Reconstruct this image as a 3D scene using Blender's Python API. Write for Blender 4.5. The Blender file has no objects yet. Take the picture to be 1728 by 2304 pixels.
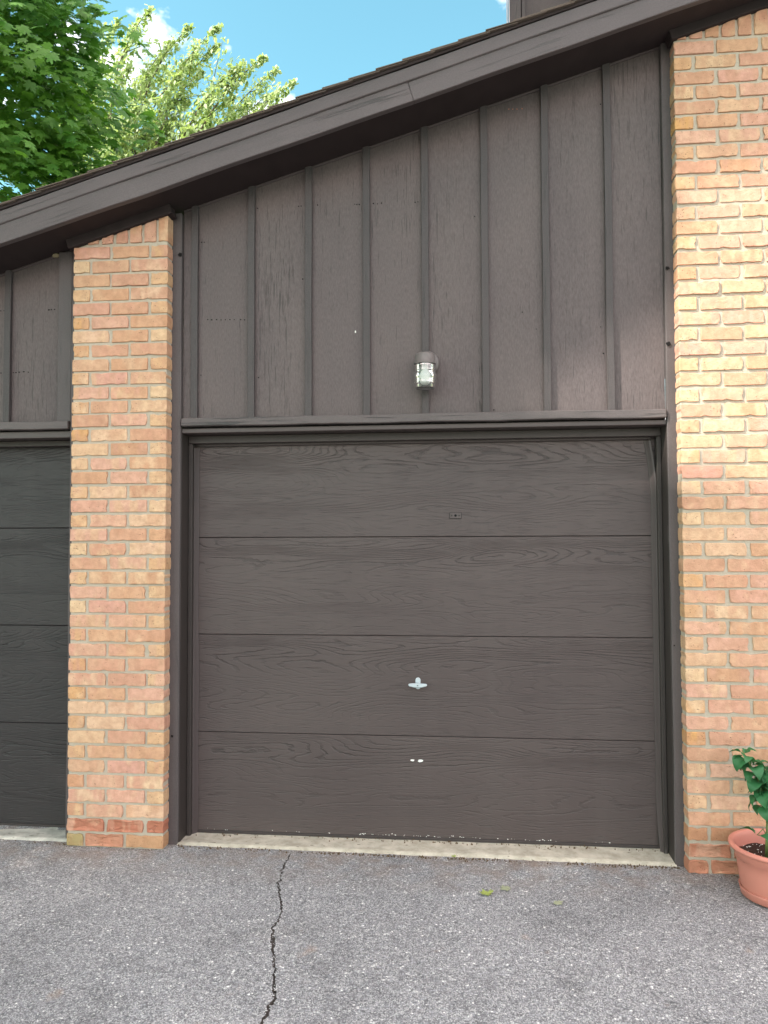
import bpy, bmesh, math, random
import numpy as np
from mathutils import Matrix, Vector, Euler, noise as mnoise

S = bpy.context.scene
COL = S.collection
rad = math.radians

# ------------------------------------------------------------------ camera
cam = bpy.data.cameras.new('camera')
cam.sensor_fit = 'VERTICAL'; cam.sensor_height = 36.0; cam.sensor_width = 36.0
cam.lens = 26.5625; cam.clip_start = 0.05; cam.clip_end = 2000
cam_o = bpy.data.objects.new('camera', cam); COL.objects.link(cam_o)
_r = Vector((0.99518211, 0.09797286, -0.00372721)); _u = Vector((0.00752451, -0.03841784, 0.99923343)); _f = Vector((-0.09775457, 0.99444728, 0.03896994))
cam_o.matrix_world = Matrix(((_r.x, _u.x, -_f.x, 1.4345), (_r.y, _u.y, -_f.y, -4.0836), (_r.z, _u.z, -_f.z, 1.5755), (0, 0, 0, 1)))
S.camera = cam_o

# ------------------------------------------------------------------ light
SUN_DIR = Vector((-0.62, -0.40, 0.67)).normalized()          # towards the sun
SUN_EL = math.asin(SUN_DIR.z); SUN_AZ = math.atan2(SUN_DIR.x, SUN_DIR.y)
W = bpy.data.worlds.new('World'); S.world = W; W.use_nodes = True
wt = W.node_tree; bg = wt.nodes['Background']
sky = wt.nodes.new('ShaderNodeTexSky'); sky.sky_type = 'NISHITA'; sky.sun_disc = False
sky.sun_elevation = SUN_EL; sky.sun_rotation = SUN_AZ % (2*math.pi)
sky.air_density = 1.0; sky.dust_density = 1.0; sky.ozone_density = 1.5
SKY_TINT = (0.84, 1.24, 0.95, 1)
CLOUD_FILL = (21.0, 17.5, 16.9, 1)  # clouds cover the unseen sky too, brightened and warmed as added fill light
tint = wt.nodes.new('ShaderNodeMix'); tint.data_type = 'RGBA'; tint.blend_type = 'MULTIPLY'; tint.inputs[0].default_value = 1.0
tint.inputs[7].default_value = SKY_TINT
wt.links.new(sky.outputs[0], tint.inputs[6])
tc = wt.nodes.new('ShaderNodeTexCoord')
mp = wt.nodes.new('ShaderNodeMapping'); mp.inputs['Location'].default_value = (3.5446, -4.3398, 7.1243); mp.inputs['Scale'].default_value = (1, 1, 1.6)
wt.links.new(tc.outputs['Generated'], mp.inputs[0])
nz = wt.nodes.new('ShaderNodeTexNoise'); nz.inputs['Scale'].default_value = 2.3; nz.inputs['Detail'].default_value = 7; nz.inputs['Roughness'].default_value = 0.58
wt.links.new(mp.outputs[0], nz.inputs['Vector'])
rp = wt.nodes.new('ShaderNodeValToRGB'); rp.color_ramp.elements[0].position = 0.47; rp.color_ramp.elements[1].position = 0.60
wt.links.new(nz.outputs[0], rp.inputs[0])
mx = wt.nodes.new('ShaderNodeMix'); mx.data_type = 'RGBA'; mx.inputs[7].default_value = CLOUD_FILL
wt.links.new(rp.outputs[0], mx.inputs[0]); wt.links.new(tint.outputs[2], mx.inputs[6])
wt.links.new(mx.outputs[2], bg.inputs[0]); bg.inputs[1].default_value = 0.1
sun = bpy.data.lights.new('sun', 'SUN'); sun.energy = 2.9; sun.angle = rad(0.55); sun.color = (1.0, 0.93, 0.84)
sun_o = bpy.data.objects.new('sun', sun); COL.objects.link(sun_o)
sun_o.rotation_euler = SUN_DIR.to_track_quat('Z', 'Y').to_euler(); sun_o.location = SUN_DIR * 30
vs = S.view_settings
vs.view_transform = 'Standard'; vs.look = 'None'; vs.gamma = 1.0; vs.use_curve_mapping = False
vs.exposure = 1.85
S.render.resolution_x = 768; S.render.resolution_y = 1024
S.cycles.max_bounces = 5; S.cycles.diffuse_bounces = 3; S.cycles.glossy_bounces = 2; S.cycles.transmission_bounces = 4; S.cycles.transparent_max_bounces = 10
S.cycles.caustics_reflective = False; S.cycles.caustics_refractive = False
S.cycles.sample_clamp_indirect = 6.0
S.cycles.use_denoising = True

rng = random.Random(11)
nrng = np.random.default_rng(5)

# ------------------------------------------------------------------ material helpers
def l1(v):
    v /= 255.0
    return v/12.92 if v <= 0.04045 else ((v+0.055)/1.055)**2.4
def C(r, g, b, k=1.3):
    return (l1(r)/k, l1(g)/k, l1(b)/k, 1.0)

class G:
    def __init__(s, name, rough=0.7, spec=0.3):
        s.m = bpy.data.materials.new(name); s.m.use_nodes = True; s.t = s.m.node_tree
        s.b = s.t.nodes['Principled BSDF']; s.b.inputs['Roughness'].default_value = rough
        s.b.inputs['Specular IOR Level'].default_value = spec
        s.tc = s.t.nodes.new('ShaderNodeTexCoord'); s.oi = s.t.nodes.new('ShaderNodeObjectInfo')
    def put(s, sock, v):
        if isinstance(v, bpy.types.NodeSocket): s.t.links.new(v, sock)
        else: sock.default_value = v
    def obj(s): return s.tc.outputs['Object']
    def rand(s): return s.oi.outputs['Random']
    def M(s, op, a, b=0.0, c=0.0, clamp=False):
        n = s.t.nodes.new('ShaderNodeMath'); n.operation = op; n.use_clamp = clamp
        s.put(n.inputs[0], a); s.put(n.inputs[1], b)
        if op in ('MULTIPLY_ADD', 'WRAP', 'SMOOTH_MIN', 'COMPARE'): s.put(n.inputs[2], c)
        return n.outputs[0]
    def map(s, scale=(1, 1, 1), loc=(0, 0, 0), rand=0.0, src=None):
        n = s.t.nodes.new('ShaderNodeMapping'); s.put(n.inputs[0], src or s.obj()); n.inputs['Scale'].default_value = scale; n.inputs['Location'].default_value = loc
        if not rand: return n.outputs[0]
        a = s.t.nodes.new('ShaderNodeVectorMath'); a.operation = 'ADD'
        s.put(a.inputs[0], n.outputs[0]); s.put(a.inputs[1], s.M('MULTIPLY', s.rand(), rand)); return a.outputs[0]
    def noise(s, vec, scale=1.0, detail=3.0, rough=0.5, dist=0.0, col=False):
        n = s.t.nodes.new('ShaderNodeTexNoise'); s.put(n.inputs['Vector'], vec); n.inputs['Scale'].default_value = scale
        n.inputs['Detail'].default_value = detail; n.inputs['Roughness'].default_value = rough; n.inputs['Distortion'].default_value = dist
        return n.outputs[1 if col else 0]
    def voro(s, vec, scale, out='Distance', rnd=1.0, feat='F1'):
        n = s.t.nodes.new('ShaderNodeTexVoronoi'); n.feature = feat; s.put(n.inputs['Vector'], vec); n.inputs['Scale'].default_value = scale
        n.inputs['Randomness'].default_value = rnd; return n.outputs[out]
    def ramp(s, fac, stops, interp='LINEAR'):
        n = s.t.nodes.new('ShaderNodeValToRGB'); s.put(n.inputs[0], fac); r = n.color_ramp; r.interpolation = interp
        while len(r.elements) < len(stops): r.elements.new(0.5)
        for e, (p, c) in zip(r.elements, stops):
            e.position = p; e.color = c if isinstance(c, tuple) else (c, c, c, 1)
        return n.outputs[0]
    def mix(s, f, a, b, mode='MIX'):
        n = s.t.nodes.new('ShaderNodeMix'); n.data_type = 'RGBA'; n.blend_type = mode
        s.put(n.inputs[0], f); s.put(n.inputs[6], a); s.put(n.inputs[7], b); return n.outputs[2]
    def sep(s, vec):
        n = s.t.nodes.new('ShaderNodeSeparateXYZ'); s.put(n.inputs[0], vec); return n.outputs
    def comb(s, x, y, z):
        n = s.t.nodes.new('ShaderNodeCombineXYZ'); s.put(n.inputs[0], x); s.put(n.inputs[1], y); s.put(n.inputs[2], z); return n.outputs[0]
    def bump(s, h, strength, dist, prev=None):
        n = s.t.nodes.new('ShaderNodeBump'); n.inputs['Strength'].default_value = strength; n.inputs['Distance'].default_value = dist
        s.put(n.inputs['Height'], h)
        if prev is not None: s.put(n.inputs['Normal'], prev)
        return n.outputs[0]
    def out(s, color=None, normal=None, rough=None):
        if color is not None: s.put(s.b.inputs['Base Color'], color)
        if normal is not None: s.put(s.b.inputs['Normal'], normal)
        if rough is not None: s.put(s.b.inputs['Roughness'], rough)
        return s.m

# ---- painted wood -------------------------------------------------
PAINT = C(112, 104, 104)
PAINT_D = C(84, 74, 74)
def mat_siding():
    g = G('siding_paint', 0.62, 0.35)
    p = g.map((1, 1, 1), rand=31.0)
    big = g.noise(g.map((2.2, 1, 1.1), rand=13.0), 1.0, 2)
    col = g.mix(g.ramp(big, [(0.3, 0.0), (0.7, 1.0)]), C(91, 79, 79), C(104, 91, 89))
    fine = g.noise(g.map((190, 190, 48), rand=31.0), 1.0, 4, 0.65)
    col = g.mix(0.24, col, g.mix(g.ramp(fine, [(0.3, 0.0), (0.7, 1.0)]), (0.008, 0.007, 0.007, 1), (0.17, 0.15, 0.148, 1)))
    # vertical drying checks, in some zones more than in others
    st = g.noise(g.map((190, 1, 6.5), rand=41.0), 1.0, 2, 0.6)
    zone = g.noise(g.map((3.2, 1, 0.9), rand=17.0), 1.0, 1)
    thr = g.M('MULTIPLY_ADD', zone, -0.30, 0.79)
    chk = g.M('MULTIPLY', g.M('SUBTRACT', st, thr), 22.0, clamp=True)
    col = g.mix(g.M('MULTIPLY', chk, 0.55), col, (0.022, 0.02, 0.02, 1))
    saw = g.noise(g.map((18, 1, 260), rand=9.0), 1.0, 2)
    h = g.M('ADD', g.M('MULTIPLY', fine, 0.5), g.M('MULTIPLY', saw, 0.25))
    h = g.M('SUBTRACT', h, chk)
    return g.out(col, g.bump(h, 0.7, 0.0018))
def mat_trim(name, grain_axis, k=1.0, amt=0.5, base=PAINT_D, hi=0.61):
    """painted board; grain runs along the given local axis"""
    g = G(name, 0.58, 0.35)
    sc = {'x': (3.0, 90, 90), 'z': (90, 90, 3.0)}[grain_axis]
    gr = g.noise(g.map(sc, rand=23.0), k, 3, 0.55, 0.6)
    big = g.noise(g.map((2, 2, 2), rand=7.0), 1.3, 3)
    col = g.mix(g.ramp(big, [(0.3, 0.0), (0.7, 1.0)]), tuple(c*0.88 for c in base[:3])+(1,), tuple(c*1.1 for c in base[:3])+(1,))
    crk = g.ramp(gr, [(hi, 0.0), (hi+0.08, 1.0)])
    zone = g.ramp(g.noise(g.map((2.3, 2.3, 2.3), rand=3.3), 1.0, 2), [(0.42, 0.15), (0.62, 1.0)])
    crk = g.M('MULTIPLY', crk, zone)
    col = g.mix(g.M('MULTIPLY', crk, amt), col, (0.02, 0.018, 0.018, 1))
    fine = g.noise(g.map((1, 1, 1), rand=5.0), 160, 3, 0.6)
    col = g.mix(0.22, col, g.mix(fine, (0.02, 0.02, 0.02, 1), (0.2, 0.19, 0.19, 1)))
    h = g.M('SUBTRACT', g.M('ADD', g.M('MULTIPLY', gr, 0.6), g.M('MULTIPLY', fine, 0.4)), g.M('MULTIPLY', crk, 0.9))
    return g.out(col, g.bump(h, 0.8, 0.003))
def mat_door(name, ca, cb, cd):
    g = G(name, 0.5, 0.4)
    o = g.obj(); x, y, z = g.sep(o)
    # cathedral figure: contour lines of a stretched noise field, strongest in the upper band of a section
    fld = g.noise(g.map((1.15, 1, 8.0), (0.3, 0, 0.15), rand=43.0), 1.0, 0.6, 0.4)
    rag = g.noise(g.map((30, 1, 70), rand=5.0), 1.0, 2, 0.6)
    ph = g.M('ADD', g.M('MULTIPLY', fld, 140.0), g.M('MULTIPLY', z, 250.0))
    ph = g.M('ADD', ph, g.M('MULTIPLY', rag, 3.4))
    ring = g.M('SINE', ph)
    gro = g.ramp(ring, [(0.58, 0.0), (0.95, 1.0)])
    brk = g.ramp(g.noise(g.map((7, 1, 30), rand=9.0), 1.0, 2), [(0.34, 0.2), (0.52, 1.0)])
    gro = g.M('MULTIPLY', gro, brk)
    zb = g.M('MULTIPLY', z, 1.0/0.5334)                       # 0 at the bottom of a section, 1 at the top
    band = g.ramp(zb, [(0.0, 0.25), (0.12, 0.14), (0.30, 0.50), (0.45, 0.34), (0.60, 0.16), (0.72, 0.8), (0.86, 1.0), (0.95, 0.55), (1.0, 0.2)])
    gro = g.M('MULTIPLY', gro, band)
    fine = g.noise(g.map((22, 1, 330)), 1.0, 3, 0.6)
    mid = g.noise(g.map((9, 1, 120)), 1.0, 2, 0.6)
    tick = g.ramp(mid, [(0.56, 0.0), (0.70, 1.0)])
    h = g.M('SUBTRACT', g.M('MULTIPLY', fine, 0.55), g.M('MULTIPLY', gro, 1.7))
    h = g.M('SUBTRACT', h, g.M('MULTIPLY', tick, 0.8))
    big = g.noise(g.map((0.9, 1, 1.6), rand=19.0), 1.0, 2)
    col = g.mix(g.ramp(big, [(0.3, 0.0), (0.7, 1.0)]), ca, cb)
    grain_dark = g.M('ADD', g.M('MULTIPLY', gro, 0.42), g.M('MULTIPLY', tick, 0.22))  # darker tone in the embossed grooves and ticks
    run = g.noise(g.map((7, 1, 0.5), rand=61.0), 1.0, 4, 0.6)
    col = g.mix(g.ramp(run, [(0.50, 0.0), (0.76, 0.07)]), col, C(112, 106, 102))
    col = g.mix(grain_dark, col, cd)
    return g.out(col, g.bump(h, 0.75, 0.0016))
def mat_soffit():
    g = G('soffit_paint', 0.75, 0.2)
    n = g.noise(g.map((6, 3, 3), rand=5.0), 2.0, 4)
    col = g.mix(n, C(44, 36, 36), C(62, 52, 52))
    return g.out(col, g.bump(g.noise(g.map((8, 90, 90)), 1.0, 3), 0.3, 0.001))
def plain(name, col, rough=0.6, spec=0.4, var=0.12, scale=30.0, bumpd=0.0, metal=0.0):
    g = G(name, rough, spec)
    n = g.noise(g.map((1, 1, 1), rand=11.0), scale, 4)
    c = g.mix(n, tuple(v*(1-var) for v in col[:3])+(1,), tuple(min(1, v*(1+var)) for v in col[:3])+(1,))
    g.b.inputs['Metallic'].default_value = metal
    return g.out(c, g.bump(n, 0.6, bumpd) if bumpd else None)

# ---- masonry ------------------------------------------------------
def mat_brick(name, stops, stops2, pit=0.3):
    g = G(name, 0.92, 0.15)
    r = g.rand(); r2 = g.M('FRACT', g.M('MULTIPLY', r, 7.317)); r3 = g.M('FRACT', g.M('MULTIPLY', r, 23.77))
    a = g.ramp(r, stops); b = g.ramp(r2, stops2)
    band = g.noise(g.map((17, 2, 5), rand=57.0), 1.0, 2, 0.45)
    band = g.ramp(band, [(0.46, 0.0), (0.58, 1.0)])
    col = g.mix(g.M('MULTIPLY', band, g.M('MULTIPLY_ADD', r3, 0.75, 0.15)), a, b)
    mot = g.noise(g.map((1, 1, 1), rand=91.0), 32, 5, 0.65)
    col = g.mix(g.ramp(mot, [(0.30, 0.42), (0.62, 0.0)]), col, C(160, 116, 90))
    pal = g.noise(g.map((1, 1, 1), rand=29.0), 14, 3, 0.6)
    col = g.mix(g.ramp(pal, [(0.56, 0.0), (0.75, 0.42)]), col, C(246, 216, 180))
    v = g.voro(g.map((1, 1, 1), rand=71.0), 75)
    pm = g.noise(g.map((1, 1, 1), rand=47.0), 22, 2)
    pits = g.M('MULTIPLY', g.ramp(v, [(0.10, 1.0), (0.22, 0.0)]), g.ramp(pm, [(0.56-pit*0.2, 0.0), (0.66-pit*0.2, 1.0)]))
    col = g.mix(g.M('MULTIPLY', pits, 0.75), col, C(96, 62, 44))
    col = g.mix(1.0, col, (0.92, 0.875, 0.84, 1), 'MULTIPLY')
    h = g.M('SUBTRACT', g.M('ADD', g.M('MULTIPLY', mot, 0.7), g.noise(g.map((1, 1, 1), rand=3.0), 130, 3, 0.6)), g.M('MULTIPLY', pits, 1.2))
    return g.out(col, g.bump(h, 0.7, 0.0030))
def mat_mortar():
    g = G('mortar', 0.95, 0.1)
    n = g.noise(g.map(), 70, 5, 0.7); b = g.noise(g.map(), 5, 3)
    col = g.mix(n, C(178, 166, 150), C(212, 200, 183)); col = g.mix(g.ramp(b, [(0.4, 0.0), (0.7, 0.5)]), col, C(186, 174, 156))
    return g.out(col, g.bump(n, 0.8, 0.005))
def mat_asphalt():
    g = G('asphalt', 0.9, 0.25)
    o = g.map(); k = 0.75
    c1 = g.voro(o, 112, 'Color'); d1 = g.voro(o, 112)
    c2 = g.voro(o, 240, 'Color'); d2 = g.voro(o, 240)
    v1 = g.sep(c1)[0]; v2 = g.sep(c2)[1]
    st = g.ramp(v1, [(0.0, C(94, 94, 95, k)), (0.35, C(129, 129, 132, k)), (0.7, C(155, 154, 157, k)), (0.93, C(182, 181, 180, k)), (1.0, C(222, 221, 218, k))])
    st2 = g.ramp(v2, [(0.0, C(92, 92, 93, k)), (0.5, C(139, 138, 141, k)), (1.0, C(188, 187, 186, k))])
    sel = g.ramp(g.noise(o, 60, 2), [(0.42, 0.0), (0.52, 1.0)])
    col = g.mix(sel, st, st2)
    crev = g.mix(sel, g.ramp(d1, [(0.30, 0.0), (0.62, 1.0)]), g.ramp(d2, [(0.34, 0.0), (0.66, 1.0)]))
    col = g.mix(g.M('MULTIPLY', crev, 0.44), col, C(70, 69, 71, k))
    # worn pale areas, darker binder-rich areas, small blotches
    big = g.noise(o, 0.85, 5, 0.6)
    col = g.mix(1.0, col, g.ramp(big, [(0.30, 0.74), (0.48, 0.98), (0.72, 1.14)]), 'MULTIPLY')
    blot = g.noise(g.map((1, 1, 1), (4.0, 2.0, 0)), 3.7, 5, 0.65)
    col = g.mix(1.0, col, g.ramp(blot, [(0.30, 0.74), (0.45, 1.0)]), 'MULTIPLY')
    spot = g.noise(g.map((1, 1, 1), (1.3, 7.7, 0)), 11.0, 3, 0.5)
    col = g.mix(g.ramp(spot, [(0.70, 0.0), (0.76, 0.45)]), col, C(70, 68, 68, k))
    rust = g.noise(g.map((1, 1, 1), (9.3, 1.0, 0)), 5.2, 3, 0.6)
    col = g.mix(g.ramp(rust, [(0.67, 0.0), (0.78, 0.40)]), col, C(150, 122, 98, k))
    # soil and leaf dust lying along the foot of the wall
    y = g.sep(o)[1]
    dirt = g.M('MULTIPLY', g.ramp(g.M('MULTIPLY_ADD', y, 2.6, 1.62), [(0.0, 0.0), (1.0, 1.0)]), g.ramp(g.noise(o, 7.0, 5, 0.65), [(0.40, 0.0), (0.68, 0.75)]))
    col = g.mix(dirt, col, C(120, 104, 92, k))
    h = g.M('ADD', g.M('SUBTRACT', 1.0, crev), g.M('MULTIPLY', v1, 0.5))
    return g.out(col, g.bump(h, 0.9, 0.004))
def mat_concrete(name, ca, cb, sc=20):
    g = G(name, 0.92, 0.15)
    n = g.noise(g.map(), sc, 5, 0.65); f = g.noise(g.map(), 150, 3, 0.6)
    col = g.mix(g.ramp(n, [(0.35, 0.0), (0.65, 1.0)]), ca, cb)
    sp = g.noise(g.map((30, 60, 60)), 1.0, 2)
    col = g.mix(g.ramp(sp, [(0.68, 0.0), (0.74, 0.8)]), col, C(70, 62, 54))
    return g.out(col, g.bump(g.M('ADD', n, f), 0.7, 0.004))
def mat_leaf(name, c1, c2, c3, trans=0.4, rough=0.5):
    g = G(name, rough, 0.35)
    geo = g.t.nodes.new('ShaderNodeNewGeometry')
    rnd = geo.outputs['Random Per Island']
    n = g.noise(g.map(), 0.9, 2)
    col = g.mix(rnd, c1, c2); col = g.mix(g.ramp(n, [(0.4, 0.0), (0.65, 0.7)]), col, c3)
    g.put(g.b.inputs['Base Color'], col)
    tr = g.t.nodes.new('ShaderNodeBsdfTranslucent'); g.put(tr.inputs[0], g.mix(1.0, col, (1.12, 1.15, 0.62, 1), 'MULTIPLY'))
    ms = g.t.nodes.new('ShaderNodeMixShader'); ms.inputs[0].default_value = trans
    out = g.t.nodes['Material Output']
    g.t.links.new(g.b.outputs[0], ms.inputs[1]); g.t.links.new(tr.outputs[0], ms.inputs[2]); g.t.links.new(ms.outputs[0], out.inputs[0])
    return g.m
def mat_glass():
    g = G('clear_jar_glass', 0.05)
    t = g.t; out = t.nodes['Material Output']
    tr = t.nodes.new('ShaderNodeBsdfTransparent'); tr.inputs[0].default_value = (0.94, 0.95, 0.94, 1)
    gl = t.nodes.new('ShaderNodeBsdfGlossy'); gl.inputs['Roughness'].default_value = 0.25
    fr = t.nodes.new('ShaderNodeFresnel'); fr.inputs[0].default_value = 1.6
    ms = t.nodes.new('ShaderNodeMixShader')
    df = t.nodes.new('ShaderNodeBsdfTranslucent'); df.inputs[0].default_value = (0.62, 0.64, 0.62, 1)
    m0 = t.nodes.new('ShaderNodeMixShader'); m0.inputs[0].default_value = 0.34; t.links.new(tr.outputs[0], m0.inputs[1]); t.links.new(df.outputs[0], m0.inputs[2])
    t.links.new(fr.outputs[0], ms.inputs[0]); t.links.new(m0.outputs[0], ms.inputs[1]); t.links.new(gl.outputs[0], ms.inputs[2]); t.links.new(ms.outputs[0], out.inputs[0])
    return g.m

MAT = {}
MAT['siding'] = mat_siding()
MAT['trim_v'] = mat_trim('trim_paint_vertical', 'z', 1.0, 0.45)
MAT['batten'] = mat_trim('batten_paint', 'z', 1.3, 0.5, C(62, 53, 53))
MAT['rake'] = mat_trim('rake_paint', 'x', 0.7, 0.75, C(91, 80, 81), 0.58)
MAT['lintel'] = mat_trim('lintel_paint', 'x', 0.7, 0.85, C(96, 85, 84), 0.55)
MAT['smooth'] = plain('smooth_brown_paint', C(84, 74, 73), 0.5, 0.4, 0.08, 14)
MAT['jamb'] = plain('jamb_paint', C(62, 55, 53), 0.55, 0.35, 0.1, 12)
MAT['vinyl'] = plain('brown_vinyl_strip', C(76, 66, 66), 0.5, 0.35, 0.05, 9)
MAT['door'] = mat_door('embossed_door_paint', C(75, 64, 63), C(84, 73, 71), C(36, 30, 30))
MAT['door_dark'] = mat_door('darker_embossed_door', C(44, 38, 40), C(50, 44, 45), C(24, 21, 22))  # same door material in a darker overall tone
MAT['soffit'] = mat_soffit()
MAT['dark'] = plain('dark_cavity', (0.012, 0.011, 0.011, 1), 0.9, 0.1)
MAT['white'] = plain('white_paint_chip', (0.78, 0.76, 0.72, 1), 0.7)
MAT['upper'] = mat_trim('upper_brown_siding', 'z', 0.5, 0.35, C(50, 33, 28))
MAT['upper_trim'] = mat_trim('upper_brown_trim', 'z', 0.5, 0.3, C(56, 42, 39))
MAT['flash'] = plain('pale_metal_flashing', (0.34, 0.32, 0.34, 1), 0.4, 0.5)
MAT['shingle'] = plain('asphalt_shingle', C(112, 100, 92), 0.95, 0.1, 0.35, 260, 0.003)
PAL1 = [(0.0, C(226, 182, 150)), (0.14, C(220, 174, 142)), (0.28, C(230, 184, 164)), (0.42, C(222, 172, 146)), (0.56, C(233, 198, 164)), (0.70, C(216, 170, 144)), (0.84, C(228, 176, 160)), (1.0, C(238, 206, 174))]
PAL2 = [(0.0, C(236, 202, 168)), (0.25, C(210, 162, 130)), (0.5, C(230, 178, 160)), (0.75, C(242, 214, 180)), (1.0, C(208, 158, 134))]
MAT['brick'] = mat_brick('peach_brick', PAL1, PAL2, 0.1)
MAT['header'] = mat_brick('speckled_brick_end', [(0.0, C(234, 198, 160)), (0.3, C(226, 182, 142)), (0.55, C(238, 208, 172)), (0.75, C(222, 168, 134)), (0.93, C(228, 182, 138)), (0.97, C(228, 180, 124)), (1.0, C(226, 176, 118))], PAL2, 0.75)
MAT['redbrick'] = mat_brick('weathered_red_brick', [(0.0, C(208, 146, 124)), (0.5, C(192, 126, 104)), (1.0, C(214, 158, 132))], [(0.0, C(226, 182, 158)), (1.0, C(172, 110, 90))], 0.4)
MAT['tanbrick'] = mat_brick('tan_base_brick', [(0.0, C(212, 170, 134)), (0.5, C(202, 152, 120)), (1.0, C(220, 176, 142))], [(0.0, C(220, 180, 142)), (1.0, C(188, 134, 106))], 0.5)
MAT['olivebrick'] = mat_brick('olive_brick', [(0.0, C(176, 160, 116)), (1.0, C(180, 164, 120))], [(0.0, C(190, 170, 124)), (1.0, C(168, 150, 106))], 0.2)
MAT['mortar'] = mat_mortar()
MAT['asphalt'] = mat_asphalt()
MAT['concrete'] = mat_concrete('cream_concrete', C(180, 171, 154), C(218, 209, 192), 14)
MAT['concrete_rough'] = mat_concrete('worn_white_concrete', C(176, 174, 164), C(222, 218, 206), 12)
MAT['crackfill'] = plain('crack_dirt', C(96, 90, 86), 0.95, 0.1, 0.4, 90, 0.004)
MAT['debris'] = plain('dry_debris', C(104, 86, 66), 0.95, 0.1, 0.5, 60)
MAT['lawn'] = plain('lawn_grass', (0.055, 0.10, 0.025, 1), 0.9, 0.1, 0.35, 8, 0.02)
MAT['terracotta'] = plain('pink_terracotta_plastic', C(206, 134, 118), 0.5, 0.35, 0.07, 7)
MAT['soil'] = plain('potting_soil', C(66, 50, 44), 0.95, 0.1, 0.5, 120, 0.01)
MAT['perlite'] = plain('perlite', (0.7, 0.68, 0.64, 1), 0.9)
MAT['pepper_leaf'] = mat_leaf('pepper_leaf', C(40, 98, 58, 1.2), C(78, 142, 92, 1.2), C(40, 90, 50, 1.2), 0.25, 0.45)
MAT['pepper_stem'] = plain('pepper_stem', C(96, 116, 62), 0.6, 0.3, 0.2, 30)
MAT['maple_leaf'] = mat_leaf('maple_leaf', (0.055, 0.17, 0.030, 1), (0.11, 0.26, 0.045, 1), (0.16, 0.32, 0.055, 1), 0.45)
MAT['pale_leaf'] = mat_leaf('pale_leaf', (0.27, 0.37, 0.15, 1), (0.44, 0.52, 0.28, 1), (0.34, 0.43, 0.20, 1), 0.42)
MAT['added_shade_leaf'] = mat_leaf('added_shade_tree_leaf', (0.05, 0.11, 0.02, 1), (0.07, 0.14, 0.03, 1), (0.06, 0.12, 0.02, 1), 0.15)
MAT['bark'] = plain('grey_bark', C(118, 104, 92), 0.9, 0.1, 0.35, 30, 0.01)
MAT['galv'] = plain('galvanised_metal', (0.40, 0.45, 0.48, 1), 0.42, 0.6, 0.05, 30)
MAT['lampmetal'] = plain('lamp_cap_metal', C(108, 101, 99), 0.5, 0.5, 0.1, 30)
MAT['bulb'] = plain('white_glass_bulb', (0.80, 0.82, 0.78, 1), 0.35, 0.5, 0.01, 5)
MAT['glass'] = mat_glass()
MAT['nest'] = plain('dry_mud', C(150, 138, 112), 0.95, 0.1, 0.4, 80, 0.006)
MAT['fallen'] = plain('fallen_green_leaf', C(164, 178, 96), 0.6, 0.3, 0.2, 40)
MAT['fallen_pale'] = plain('fallen_pale_leaf', C(166, 170, 140), 0.7, 0.2, 0.2, 40)

# ------------------------------------------------------------------ object helpers
def link(name, mesh, m, parent=None, loc=(0, 0, 0), rot=(0, 0, 0)):
    o = bpy.data.objects.new(name, mesh); COL.objects.link(o)
    if m is not None and mesh is not None and not mesh.materials: mesh.materials.append(MAT[m] if isinstance(m, str) else m)
    o.location = loc; o.rotation_euler = rot
    if parent is not None: o.parent = parent
    return o
def tag(o, label=None, cat=None, group=None, kind=None):
    if label: o['label'] = label
    if cat: o['category'] = cat
    if group: o['group'] = group
    if kind: o['kind'] = kind
    return o
def thing(name, label, cat, loc=(0, 0, 0), group=None):
    o = bpy.data.objects.new(name, None); COL.objects.link(o); o.location = loc; o.empty_display_size = 0.1
    return tag(o, label, cat, group, None if name in ('garage_door', 'garage_roof', 'door_frame') else 'thing')
def mesh_from(name, v, f, smooth=False):
    me = bpy.data.meshes.new(name); me.from_pydata([tuple(p) for p in v], [], f); me.update()
    if smooth: me.polygons.foreach_set('use_smooth', [True]*len(me.polygons))
    return me
def bm_mesh(name, bm, smooth=False):
    me = bpy.data.meshes.new(name); bmesh.ops.recalc_face_normals(bm, faces=bm.faces[:]); bm.to_mesh(me); bm.free()
    if smooth: me.polygons.foreach_set('use_smooth', [True]*len(me.polygons))
    return me
def box_mesh(name, x0, x1, y0, y1, z0, z1, bev=0.002, wob=0.0, seg=1, axis=0, seed=0):
    """bevelled box; wob > 0 subdivides along an axis and lets the board wander a little"""
    bm = bmesh.new(); bmesh.ops.create_cube(bm, size=1.0)
    for v in bm.verts:
        v.co = Vector(((x0+x1)/2 + v.co.x*(x1-x0), (y0+y1)/2 + v.co.y*(y1-y0), (z0+z1)/2 + v.co.z*(z1-z0)))
    if bev: bmesh.ops.bevel(bm, geom=bm.edges[:], offset=bev, segments=1, affect='EDGES')
    if seg > 1:
        lo, hi = ((x0, x1), (y0, y1), (z0, z1))[axis]
        for i in range(1, seg):
            c = [0, 0, 0]; c[axis] = lo+(hi-lo)*i/seg; n = [0, 0, 0]; n[axis] = 1
            bmesh.ops.bisect_plane(bm, geom=bm.verts[:]+bm.edges[:]+bm.faces[:], plane_co=c, plane_no=n)
        for v in bm.verts:
            t = v.co[axis]*2.3+seed*7.7
            for k in range(3):
                if k != axis: v.co[k] += wob*mnoise.noise(Vector((t, k*5.1, seed*1.3)))
                if k != axis: v.co[k] += 0.35*wob*mnoise.noise(Vector((t*6, k*9.1+v.co[(k+1) % 3]*20, seed*3.3)))
    return bm_mesh(name, bm)
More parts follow.
